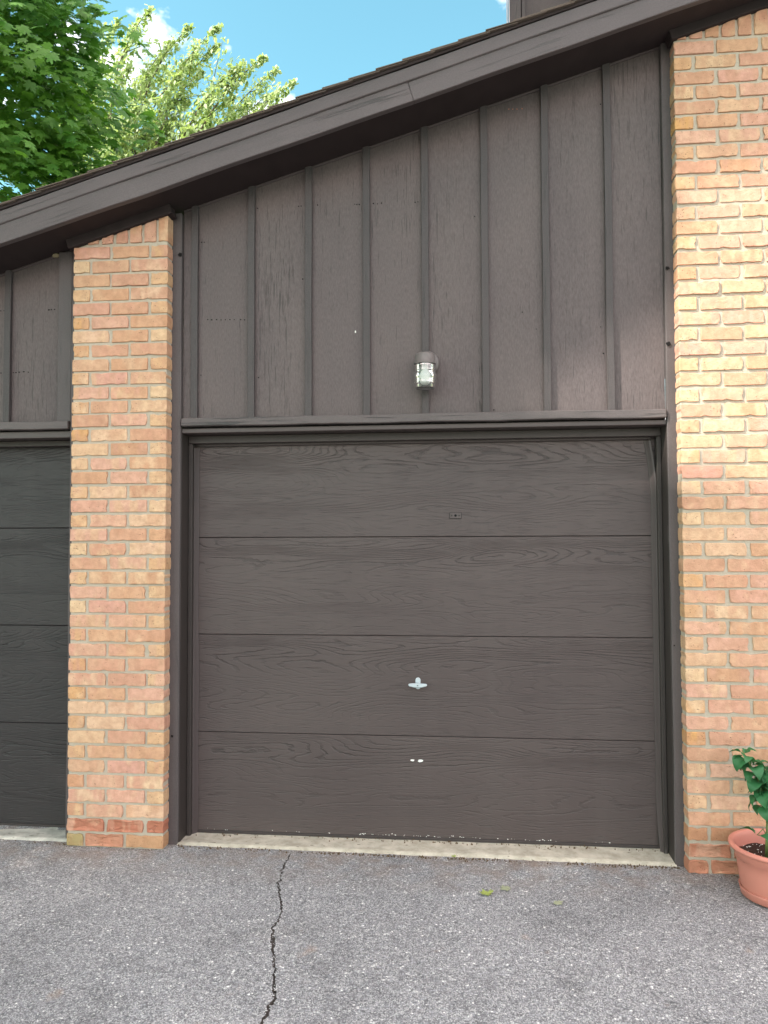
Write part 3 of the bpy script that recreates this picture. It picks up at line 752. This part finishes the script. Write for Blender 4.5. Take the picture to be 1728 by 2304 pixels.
# shingle courses, butt ends showing as small steps along the rake
r_ = random.Random(6)
step = 0.1405; nsh = int((RX1-RX0)/math.cos(TH)/step)
for k in range(nsh):
    a = k*step; over = r_.uniform(0.0, 0.010)
    me = bpy.data.meshes.new('shingle')
    y0 = Y_RAKE-0.022-over; x0s, x1s = a, a+0.30; th = 0.0052; rise = 0.0062
    v = []
    ny = 14
    for iy in range(ny+1):
        y = y0+(7.0-y0)*(iy/ny)**2
        jx = r_.uniform(-0.003, 0.003)
        for x, z in ((x0s+jx, rise+th*2), (x1s, 0.0), (x0s+jx, rise+th), (x1s, -0.003)):
            v.append((x, y, z+r_.uniform(-0.0008, 0.0008)))
    f = []
    for iy in range(ny):
        b = iy*4
        f += [(b, b+1, b+5, b+4), (b+2, b+6, b+7, b+3), (b, b+4, b+6, b+2), (b+1, b+3, b+7, b+5)]
    f += [(0, 2, 3, 1), (ny*4, ny*4+1, ny*4+3, ny*4+2)]
    me.from_pydata(v, [], f); me.update()
    link('shingle', me, 'shingle', roof, (RX0, 0, fb(RX0)+0.176+0.0155), (0, -TH, 0))

# upper storey wall standing back on the roof
up = thing('upper_storey', 'dark brown upper storey wall rising behind the roof edge', 'building', (0, 0, 0))
YU = 1.2
box('siding_panel', 'upper', up, 1.935, 6.0, YU+0.02, YU+0.06, 3.4, 8.2, 0)
box('flashing', 'flash', up, 1.804, 1.8105, YU-0.010, YU+0.03, 3.4, 8.2, 0.001)
box('corner_board', 'upper_trim', up, 1.826, 1.902, YU-0.012, YU+0.05, 3.4, 8.2, 0.002)
for i in range(9):
    box('batten', 'upper_trim', up, 1.908+0.40*i, 1.934+0.40*i, YU-0.002, YU+0.05, 3.4, 8.2, 0.002)
box('flashing', 'flash', up, 1.8165, 1.8245, YU-0.018, YU+0.03, 3.4, 8.2, 0.001)
box('side_wall', 'upper', up, 3.2, 3.26, YU+0.065, YU+5.0, 3.0, 8.2, 0)
box('gap', 'dark', up, 1.83, 1.95, YU+0.055, YU+0.10, 3.4, 8.2, 0)

# mud nest in the corner under the soffit
nb = bmesh.new(); bmesh.ops.create_icosphere(nb, subdivisions=3, radius=1.0)
for v in nb.verts:
    q = 1+0.35*mnoise.noise(v.co*2.3); v.co = Vector((v.co.x*0.022*q, v.co.y*0.016*q, v.co.z*0.013*q))
nest = link('mud_nest', bm_mesh('mud_nest', nb, True), 'nest', None, (-0.772, Y_SID-0.012, 3.166))
tag(nest, 'small tan mud nest tucked under the soffit beside the narrow pillar', 'nest')

# ------------------------------------------------------------------ wall lamp
LX, LZ = 1.270, 2.505
lamp = thing('wall_lamp', 'jelly jar wall lamp with white bulb on the siding', 'lamp', (LX, Y_SID, LZ))
link('mounting_plate', lathe_mesh('mounting_plate', [(0.0005, 0.034), (0.050, 0.034), (0.062, 0.030), (0.066, 0.018), (0.067, 0.0)], 36), 'lampmetal', lamp, (0.006, 0, 0), (math.pi/2, 0, 0))
link('arm', lathe_mesh('arm', [(0.030, 0.0), (0.030, 0.06)], 24), 'lampmetal', lamp, (0, -0.02, 0.008), (math.pi/2, 0, 0))
CY = -0.085
link('cap', lathe_mesh('cap', [(0.0005, 0.034), (0.036, 0.033), (0.047, 0.028), (0.052, 0.020), (0.053, -0.020), (0.0555, -0.021), (0.0555, -0.026), (0.051, -0.026)], 40), 'lampmetal', lamp, (0, CY, 0.005))
prof = [(0.046, -0.018), (0.046, -0.026)]
for k in range(5):
    z = -0.029-0.0066*k; prof += [(0.0485, z), (0.0492, z-0.002), (0.0465, z-0.0045)]
prof += [(0.0475, -0.066), (0.0505, -0.074), (0.0515, -0.088), (0.0505, -0.100), (0.0482, -0.106)]
for k in range(2):
    z = -0.109-0.006*k; prof += [(0.0495, z), (0.0500, z-0.002), (0.0475, z-0.0042)]
prof += [(0.0505, -0.122), (0.0510, -0.127), (0.0470, -0.132), (0.0445, -0.138), (0.0455, -0.147), (0.0430, -0.152), (0.036, -0.150), (0.034, -0.146), (0.0005, -0.146)]
prof = [(r*1.14, z*0.95) for r, z in prof]
link('jar', lathe_mesh('jar', prof, 48), 'glass', lamp, (0, CY, 0.0))
link('bulb', lathe_mesh('bulb', [(0.017, -0.012), (0.017, -0.040), (0.019, -0.052), (0.027, -0.068), (0.032, -0.085), (0.0315, -0.100), (0.026, -0.115), (0.014, -0.124), (0.0004, -0.126)], 32), 'bulb', lamp, (0, CY, 0.0))
link('screw', lathe_mesh('screw', [(0.0003, 0.004), (0.004, 0.003), (0.004, 0.0)], 10), 'dark', lamp, (-0.003, CY-0.0485, -0.016), (math.pi/2, 0, 0))

# ------------------------------------------------------------------ potted pepper plant
PX, PY = 2.853, -0.462
pz = gz(PX)
pot = thing('potted_plant', 'leafy green pepper plant in a pink terracotta-coloured pot', 'potted plant', (PX, PY, pz))
link('saucer', lathe_mesh('saucer', [(0.002, 0.004), (0.140, 0.004), (0.152, 0.010), (0.158, 0.040), (0.160, 0.046), (0.155, 0.047), (0.150, 0.030)], 64), 'terracotta', pot)
link('pot_body', lathe_mesh('pot_body', [(0.120, 0.006), (0.146, 0.030), (0.153, 0.048), (0.164, 0.130), (0.170, 0.178), (0.174, 0.181), (0.178, 0.205), (0.181, 0.216), (0.181, 0.222)], 72), 'terracotta', pot)
link('rim', lathe_mesh('rim', [(0.180, 0.214), (0.193, 0.215), (0.199, 0.219), (0.201, 0.226), (0.199, 0.233), (0.193, 0.236), (0.184, 0.236), (0.178, 0.231), (0.174, 0.215), (0.166, 0.150)], 72), 'terracotta', pot)
v = []; f = []
rs = random.Random(3); nr, na = 9, 40
for j in range(nr+1):
    for i in range(na):
        q = 0.170*j/nr; t = 2*math.pi*i/na; x = q*math.cos(t); y = q*math.sin(t)
        v.append((x, y, 0.172+0.010*mnoise.noise(Vector((x*40, y*40, 0)))+0.004*rs.random()))
for j in range(nr):
    for i in range(na): f.append((j*na+i, j*na+(i+1) % na, (j+1)*na+(i+1) % na, (j+1)*na+i))
so = link('soil', mesh_from('soil', v, f), 'soil', pot)
v = []; f = []
for _ in range(150):
    q = 0.162*math.sqrt(rs.random()); t = rs.uniform(0, 6.28); x, y = q*math.cos(t), q*math.sin(t); s = rs.uniform(0.0015, 0.0035); b = len(v)
    z = 0.176+0.010*mnoise.noise(Vector((x*40, y*40, 0)))
    for d in ((s, 0, 0), (-s, 0, 0), (0, s, 0), (0, -s, 0), (0, 0, s), (0, 0, -s)): v.append((x+d[0], y+d[1], z+d[2]))
    for a in ((0, 2, 4), (2, 1, 4), (1, 3, 4), (3, 0, 4), (2, 0, 5), (1, 2, 5), (3, 1, 5), (0, 3, 5)): f.append(tuple(b+i for i in a))
pe = link('perlite', mesh_from('perlite', v, f), 'perlite', so); pe['kind'] = 'stuff'
# stems
STEMS = {
 'main': [(-0.045, 0.0, 0.17), (-0.042, 0.0, 0.25), (-0.038, 0.002, 0.335)],
 'l1': [(-0.038, 0.002, 0.335), (-0.055, -0.008, 0.40), (-0.060, -0.012, 0.47), (-0.085, -0.02, 0.545), (-0.125, -0.03, 0.61), (-0.150, -0.03, 0.66)],
 'r1': [(-0.038, 0.002, 0.335), (-0.010, 0.0, 0.41), (0.012, 0.0, 0.48), (0.03, 0.0, 0.57), (0.05, 0.0, 0.63)],
 'm1': [(-0.058, -0.01, 0.44), (-0.045, -0.03, 0.52), (-0.02, -0.04, 0.60)],
 'r2': [(-0.010, 0.0, 0.41), (0.05, 0.02, 0.47), (0.10, 0.03, 0.56)],
 'low': [(-0.042, 0.0, 0.275), (-0.065, -0.02, 0.31), (-0.095, -0.03, 0.285)],
 'lowr': [(-0.036, 0.0, 0.33), (0.0, -0.03, 0.32), (0.04, -0.05, 0.27)],
}
for nme, pts in STEMS.items():
    r0 = {'main': 0.0075}.get(nme, 0.005 if nme in ('l1', 'r1') else 0.0028)
    v, f = tube_mesh('stem', pts, [r0*(1-0.6*i/len(pts)) for i in range(len(pts))], 8)
    link('stem', mesh_from('stem', v, f, True), 'pepper_stem', pot)
def pepper_leaf(L, Wd, droop, fold, seed):
    r = random.Random(seed); n = 9; v = []; f = []
    pos = Vector((0, 0, 0)); ang = 0.35
    for i in range(n+1):
        t = i/n
        w = Wd*math.sin(math.pi*min(1, t*0.98+0.02)**0.72)*(1-0.25*t)*0.62
        if t > 0.99: w = 0.0
        wob = 0.0022*math.sin(t*11+seed)
        for s in (-1, -0.5, 0, 0.5, 1):
            v.append((pos.x, s*w, pos.z+fold*abs(s)*w+wob*s*s*math.copysign(1, s)))
        pos += Vector((math.cos(ang), 0, math.sin(ang)))*(L/n); ang -= droop/n
    for i in range(n):
        for k in range(4): a = i*5+k; f.append((a, a+1, a+6, a+5))
    return mesh_from('leaf', v, f, True)
LEAVES = [pepper_leaf(L, Wd, dr, 0.35, i) for i, (L, Wd, dr) in enumerate(((0.100, 0.066, 1.7), (0.090, 0.064, 2.1), (0.112, 0.074, 1.9), (0.082, 0.054, 1.5), (0.066, 0.040, 1.2), (0.098, 0.070, 2.5)))]
rl = random.Random(12)
spec = []
for nme, n_, lo in (('l1', 34, 0.2), ('r1', 20, 0.3), ('m1', 20, 0.2), ('r2', 16, 0.35), ('low', 2, 0.9), ('lowr', 2, 0.9)):
    pts = [Vector(p) for p in STEMS[nme]]
    for i in range(n_):
        t = lo+(1-lo)*(i+0.5)/n_; q = t*(len(pts)-1); k = min(int(q), len(pts)-2); p = pts[k].lerp(pts[k+1], q-k)
        spec.append((p, i*2.4+rl.uniform(-0.5, 0.5)+len(nme), t, nme))
for p, az, t, nme in spec:
    me = LEAVES[rl.randrange(6)] if t < 0.92 else LEAVES[rl.choice((3, 4))]
    if nme.startswith('low'): me = LEAVES[3]
    tilt = rl.uniform(-0.1, 0.75) if t < 0.9 else rl.uniform(-0.7, 0.2)
    o = link('leaf', me, 'pepper_leaf', pot, p+Vector((math.cos(az), math.sin(az), 0))*0.012, (rl.uniform(-0.4, 0.4), tilt, az))
    s = rl.uniform(0.68, 0.92); o.scale = (s, s, s)

# ------------------------------------------------------------------ fallen leaves
HALF = [(0.0, -0.42), (0.20, -0.46), (0.30, -0.38), (0.22, -0.24), (0.52, -0.20), (0.60, -0.08), (0.44, 0.0), (0.62, 0.24), (0.46, 0.28), (0.26, 0.16), (0.27, 0.40), (0.14, 0.36), (0.0, 0.66)]
MAPLE = HALF+[(-x, y) for x, y in HALF[-2:0:-1]]
def fallen(label, x, y, s, rot, m, seed, curl=0.25, z=None):
    r = random.Random(seed); v = [(0, 0, 0.004)]; f = []
    for a, b in MAPLE:
        a *= s*r.uniform(0.85, 1.1); b *= s*r.uniform(0.85, 1.1); v.append((a, b, 0.003+curl*(a*a+b*b)/s*r.uniform(0.4, 1.2)))
    n = len(MAPLE)
    for k in range(n): f.append((0, 1+k, 1+(k+1) % n))
    o = link('fallen_leaf', mesh_from('fallen_leaf', v, f, True), m, None, (x, y, (gz(x) if z is None else z)+0.001), (0, 0, rot))
    return tag(o, label, 'leaf', 'fallen leaves on the driveway')
fallen('curled yellow-green maple leaf lying on the asphalt', 1.55, -0.566, 0.055, 0.6, 'fallen', 1, 0.5)
fallen('pale flat leaf on the asphalt next to the yellow-green one', 1.637, -0.505, 0.05, 2.2, 'fallen_pale', 2, 0.15)
fallen('faint grey-green leaf lying alone on the asphalt', 1.859, -0.622, 0.042, 4.0, 'fallen_pale', 3, 0.12)
fallen('tiny green leaf scrap at the edge of the concrete strip', 1.40, -0.205, 0.026, 1.0, 'fallen', 4, 0.4, -0.012)

# ------------------------------------------------------------------ trees
def leaf_mesh(name, P, Nn, size, shape, roll, bend=0.15):
    """many leaves as one mesh: positions, normals, sizes"""
    sh = np.array(shape); k = len(sh); N = len(P)
    Nn = Nn/np.linalg.norm(Nn, axis=1, keepdims=True)
    up = np.where(np.abs(Nn[:, 2:3]) > 0.95, np.array([[1.0, 0, 0]]), np.array([[0, 0, 1.0]]))
    a = np.cross(up, Nn); a /= np.linalg.norm(a, axis=1, keepdims=True); b = np.cross(Nn, a)
    ca, sa = np.cos(roll)[:, None], np.sin(roll)[:, None]
    A = a*ca+b*sa; B = -a*sa+b*ca
    r2 = (sh**2).sum(1)
    V = P[:, None, :]+size[:, None, None]*(A[:, None, :]*sh[None, :, 0, None]+B[:, None, :]*sh[None, :, 1, None]-bend*Nn[:, None, :]*r2[None, :, None]*2)
    V = np.concatenate([P[:, None, :], V], 1).reshape(-1, 3)
    i = np.arange(k); tri = np.stack([np.zeros(k, int), 1+i, 1+(i+1) % k], 1)
    F = (tri[None]+(np.arange(N)*(k+1))[:, None, None]).reshape(-1, 3)
    me = bpy.data.meshes.new(name); me.vertices.add(len(V)); me.vertices.foreach_set('co', V.ravel())
    me.loops.add(F.size); me.loops.foreach_set('vertex_index', F.ravel().astype(np.int32)); me.polygons.add(len(F))
    me.polygons.foreach_set('loop_start', np.arange(0, F.size, 3, dtype=np.int32)); me.polygons.foreach_set('loop_total', np.full(len(F), 3, np.int32))
    me.update(calc_edges=True); return me
def limbs(name, segs, m, parent):
    v = []; f = []
    for pts, rr in segs:
        a, b = tube_mesh(name, pts, rr, 7); o = len(v); v += a; f += [tuple(i+o for i in q) for q in b]
    return link(name, mesh_from(name, v, f, True), m, parent)

# near maple: big lobed leaves in layered sprays
def maple():
    rg = np.random.default_rng(8)
    t = thing('maple_tree', 'dark green maple tree leaning over the low end of the roof', 'tree', (-5.6, 5.0, -0.3))
    base = Vector((-5.6, 5.0, -0.3)); cen = np.array([-5.72, 4.6, 7.4]); rad_ = np.array([2.62, 2.2, 3.4])
    P = []; Nn = []; Sz = []; segs = []
    tr = [(0, 0, 0), (0.05, 0, 1.5), (0.0, -0.1, 3.0), (0.15, -0.2, 5.0), (0.3, -0.3, 7.0), (0.4, -0.4, 9.0)]
    v, f = tube_mesh('trunk', tr, [0.26, 0.22, 0.19, 0.15, 0.10, 0.05], 10); link('trunk', mesh_from('trunk', v, f, True), 'bark', t)
    n = 430
    for _ in range(n):
        d = rg.normal(size=3); d /= np.linalg.norm(d)
        if d[0] < -0.35 and rg.random() < 0.6: d[0] = -d[0]
        q = rg.uniform(0.55, 1.0)**0.6
        c = cen+d*rad_*q*(1+0.10*rg.normal())
        if c[2] < 3.9: continue
        k = int(rg.integers(30, 50)); out = np.array([d[0], d[1]-0.3, 0]); out /= (np.linalg.norm(out)+1e-6)
        L = rg.uniform(0.35, 0.75)
        u = rg.random(k)
        side = np.cross(out, [0, 0, 1])
        pos = c+out*(u[:, None]-0.5)*2*L*0.8+side*(rg.normal(size=(k, 1))*0.30*(1-0.5*u[:, None]))+np.array([0, 0, 1.0])*(rg.normal(size=(k, 1))*0.09-0.22*u[:, None]**2)
        nn = np.array([0, 0, 0.75])+0.75*out+np.array([-0.25, -0.55, 0.25])+rg.normal(size=(k, 3))*0.42
        P.append(pos); Nn.append(nn); Sz.append(rg.uniform(0.10, 0.175, k))
        if rg.random() < 0.07:
            tz = min(8.6, max(2.5, c[2]-rg.uniform(0.8, 2.0)))
            a = Vector((0.25, -0.25, tz)); b = Vector(c)-base; mid = a.lerp(b, 0.5)+Vector((0, 0, 0.25))
            segs.append(([a, mid, b], [0.045, 0.026, 0.010]))
    P = np.concatenate(P); Nn = np.concatenate(Nn); Sz = np.concatenate(Sz)
    limbs('limbs', segs, 'bark', t)
    P = P-np.array(base)
    link('crown', leaf_mesh('crown', P, Nn, Sz, MAPLE, rg.normal(size=len(P))*0.5+math.pi, 0.12), 'maple_leaf', t)
maple()

# pale tree behind: sprays sweeping up and to the right
TIPS = [(-4.35, 9.37, 11.67), (-5.34, 10.11, 12.02), (-3.69, 9.69, 11.51), (-3.31, 10.25, 11.89), (-3.34, 10.3, 11.54), (-2.44, 8.96, 10.23), (-2.03, 8.83, 10.22), (-2.26, 10.81, 11.29), (-1.61, 9.42, 10.13), (-1.33, 9.36, 9.71), (-5.46, 11.19, 12.69), (-4.16, 9.93, 11.41), (-3.94, 10.81, 11.74), (-3.53, 9.94, 10.79), (-3.21, 10.33, 10.79), (-2.66, 9.16, 9.78), (-2.66, 10.32, 10.38), (-2.44, 10.88, 10.8), (-2.49, 10.06, 9.9), (-4.7, 10.58, 11.46), (-5.2, 10.41, 11.29), (-3.6, 8.95, 10.09), (-4.81, 10.62, 10.83), (-3.9, 10.22, 10.4), (-3.21, 9.52, 9.73), (-4.4, 8.87, 9.51), (-5.79, 10.88, 10.57), (-5.42, 9.93, 9.38), (-4.39, 10.53, 10.1), (-2.35, 10.91, 10.48), (-1.98, 10.51, 10.32), (-3.23, 11.01, 10.21), (-3.54, 9.75, 9.44), (-5.91, 10.72, 11.06), (-5.68, 9.87, 11.25), (-6.36, 11.05, 10.41), (-6.78, 10.91, 10.26), (-4.21, 9.03, 9.09), (-4.68, 9.13, 9.08)]
OVATE = [(0, -0.5), (0.2, -0.32), (0.26, -0.05), (0.16, 0.25), (0, 0.55), (-0.16, 0.25), (-0.26, -0.05), (-0.2, -0.32)]
def pale_tree():
    rg = np.random.default_rng(21)
    base = Vector((-4.9, 10.3, -0.3)); fork = Vector((-4.75, 10.2, 6.0))
    t = thing('pale_tree', 'pale yellow-green tree with branches sweeping up beyond the roof', 'tree', base)
    v, f = tube_mesh('trunk', [(0, 0, 0), (0.05, 0, 2.5), (0.1, -0.05, 4.8), (0.15, -0.1, 6.4)], [0.24, 0.2, 0.16, 0.11], 10)
    link('trunk', mesh_from('trunk', v, f, True), 'bark', t)
    P = []; Nn = []; Sz = []; segs = []
    for ti, tip in enumerate(TIPS):
        T = Vector(tip); b = fork+Vector((rg.normal()*0.12, rg.normal()*0.12, rg.uniform(-0.8, 0.8)))
        L = (T-b).length
        lean = 0.35+0.5*min(1, max(0, (T.x+5.6)/3.0)); ctrl = T-Vector((lean, 0.0, 0.62)).normalized()*L*0.42
        pts = [b*(1-s)**2+ctrl*2*s*(1-s)+T*s*s for s in np.linspace(0, 1, 9)]
        segs.append(([p-base for p in pts], [0.032*(1-0.9*s)+0.003 for s in np.linspace(0, 1, 9)]))
        n = int(200+L*62)
        for _ in range(n):
            s = 1.04-0.74*rg.random()**1.15; q = s*8; k = min(int(q), 7); p = pts[k].lerp(pts[k+1], q-k) if q-k <= 1.2 else pts[8]
            d = (pts[k+1]-pts[k]).normalized()
            w = 0.035+0.20*max(0, 1-s)**0.8
            off = Vector(rg.normal(size=3))*w; off -= d*off.dot(d)*0.3
            off.z -= 0.06
            P.append(np.array(p+off)); Nn.append(np.array([-0.35, -0.65, 0.55])+rg.normal(size=3)*0.55); Sz.append(rg.uniform(0.075, 0.125))
        for _ in range(5):
            s = rg.uniform(0.35, 0.85); q = s*8; k = min(int(q), 7); p = pts[k].lerp(pts[k+1], q-k)
            e = p+(pts[k+1]-pts[k]).normalized()*rg.uniform(0.3, 0.7)+Vector(rg.normal(size=3))*0.22
            segs.append(([p-base, p.lerp(e, 0.5)+Vector((0, 0, 0.03))-base, e-base], [0.009, 0.006, 0.003]))
            for _ in range(48):
                u = rg.uniform(0.2, 1.05); c = p.lerp(e, u)+Vector(rg.normal(size=3))*0.06
                P.append(np.array(c)); Nn.append(np.array([-0.35, -0.65, 0.55])+rg.normal(size=3)*0.55); Sz.append(rg.uniform(0.07, 0.115))
    limbs('limbs', segs, 'bark', t)
    P = np.array(P)-np.array(base)
    link('crown', leaf_mesh('crown', P, np.array(Nn), np.array(Sz), OVATE, rg.normal(size=len(P))*0.7+math.pi, 0.1), 'pale_leaf', t)
pale_tree()

# unseen tree added behind the camera to block the sun, with one carved gap
PATCH = [(1.74, 2.36), (1.83, 2.52), (2.08, 2.64), (2.36, 2.74), (2.50, 2.84), (2.60, 3.12), (2.78, 3.26), (3.4, 3.5), (4.4, 3.6), (4.4, 1.7), (3.0, 1.86), (2.62, 1.98), (2.46, 1.86), (2.42, 2.12), (2.34, 2.3), (1.86, 2.30)]
def in_patch(x, z, grow=0.0):
    ins = False; n = len(PATCH)
    for i in range(n):
        x1, z1 = PATCH[i]; x2, z2 = PATCH[(i+1) % n]
        if (z1 > z) != (z2 > z) and x < (x2-x1)*(z-z1)/(z2-z1)+x1: ins = not ins
    return ins
def added_shade_tree():
    rg = np.random.default_rng(31)
    cen = Vector((0.9, -0.4, 2.0))+SUN_DIR*12.5
    base = Vector((cen.x-0.6, cen.y-0.6, -0.35))
    t = thing('added_shade_tree', 'unseen tree added behind the viewer to shade the garage front', 'tree', base)
    H = cen.z+0.35
    v, f = tube_mesh('trunk', [(0, 0, 0), (0.05, 0.05, H*0.3), (0.3, 0.3, H*0.6), (0.6, 0.6, H*0.95)], [0.38, 0.32, 0.25, 0.12], 12)
    link('trunk', mesh_from('trunk', v, f, True), 'bark', t)
    segs = []
    for _ in range(16):
        d = Vector(rg.normal(size=3)).normalized(); d.x = -abs(d.x); e = cen+d*rg.uniform(2.2, 3.8)-base; a = Vector((0.45, 0.45, H*rg.uniform(0.62, 0.9)))
        segs.append(([a, a.lerp(e, 0.5)+Vector((0, 0, 0.3)), e], [0.09, 0.06, 0.02]))
    limbs('limbs', segs, 'bark', t)
    N = 30000; d = rg.normal(size=(N, 3)); d /= np.linalg.norm(d, axis=1, keepdims=True)
    P = np.array(cen)+d*(rg.random((N, 1))**0.42)*np.array([4.6, 4.6, 4.6])*(1+0.05*rg.normal(size=(N, 1)))
    sd = np.array(SUN_DIR); tt = (P[:, 1]-(-0.21))/sd[1]; Q = P-sd*tt[:, None]
    keep = np.array([not any(in_patch(x+a, z+b) for a, b in ((0, 0), (0.13, 0), (-0.13, 0), (0, 0.13), (0, -0.13))) for x, z in Q[:, [0, 2]]])  # crown shaped for the light: leaves between sun and patch left out
    P = P[keep]; n = len(P)
    link('crown', leaf_mesh('crown', P-np.array(base), rg.normal(size=(n, 3))+np.array([0, 0, 0.6]), rg.uniform(0.16, 0.27, n), OVATE, rg.uniform(0, 6.28, n), 0.1), 'added_shade_leaf', t)
added_shade_tree()
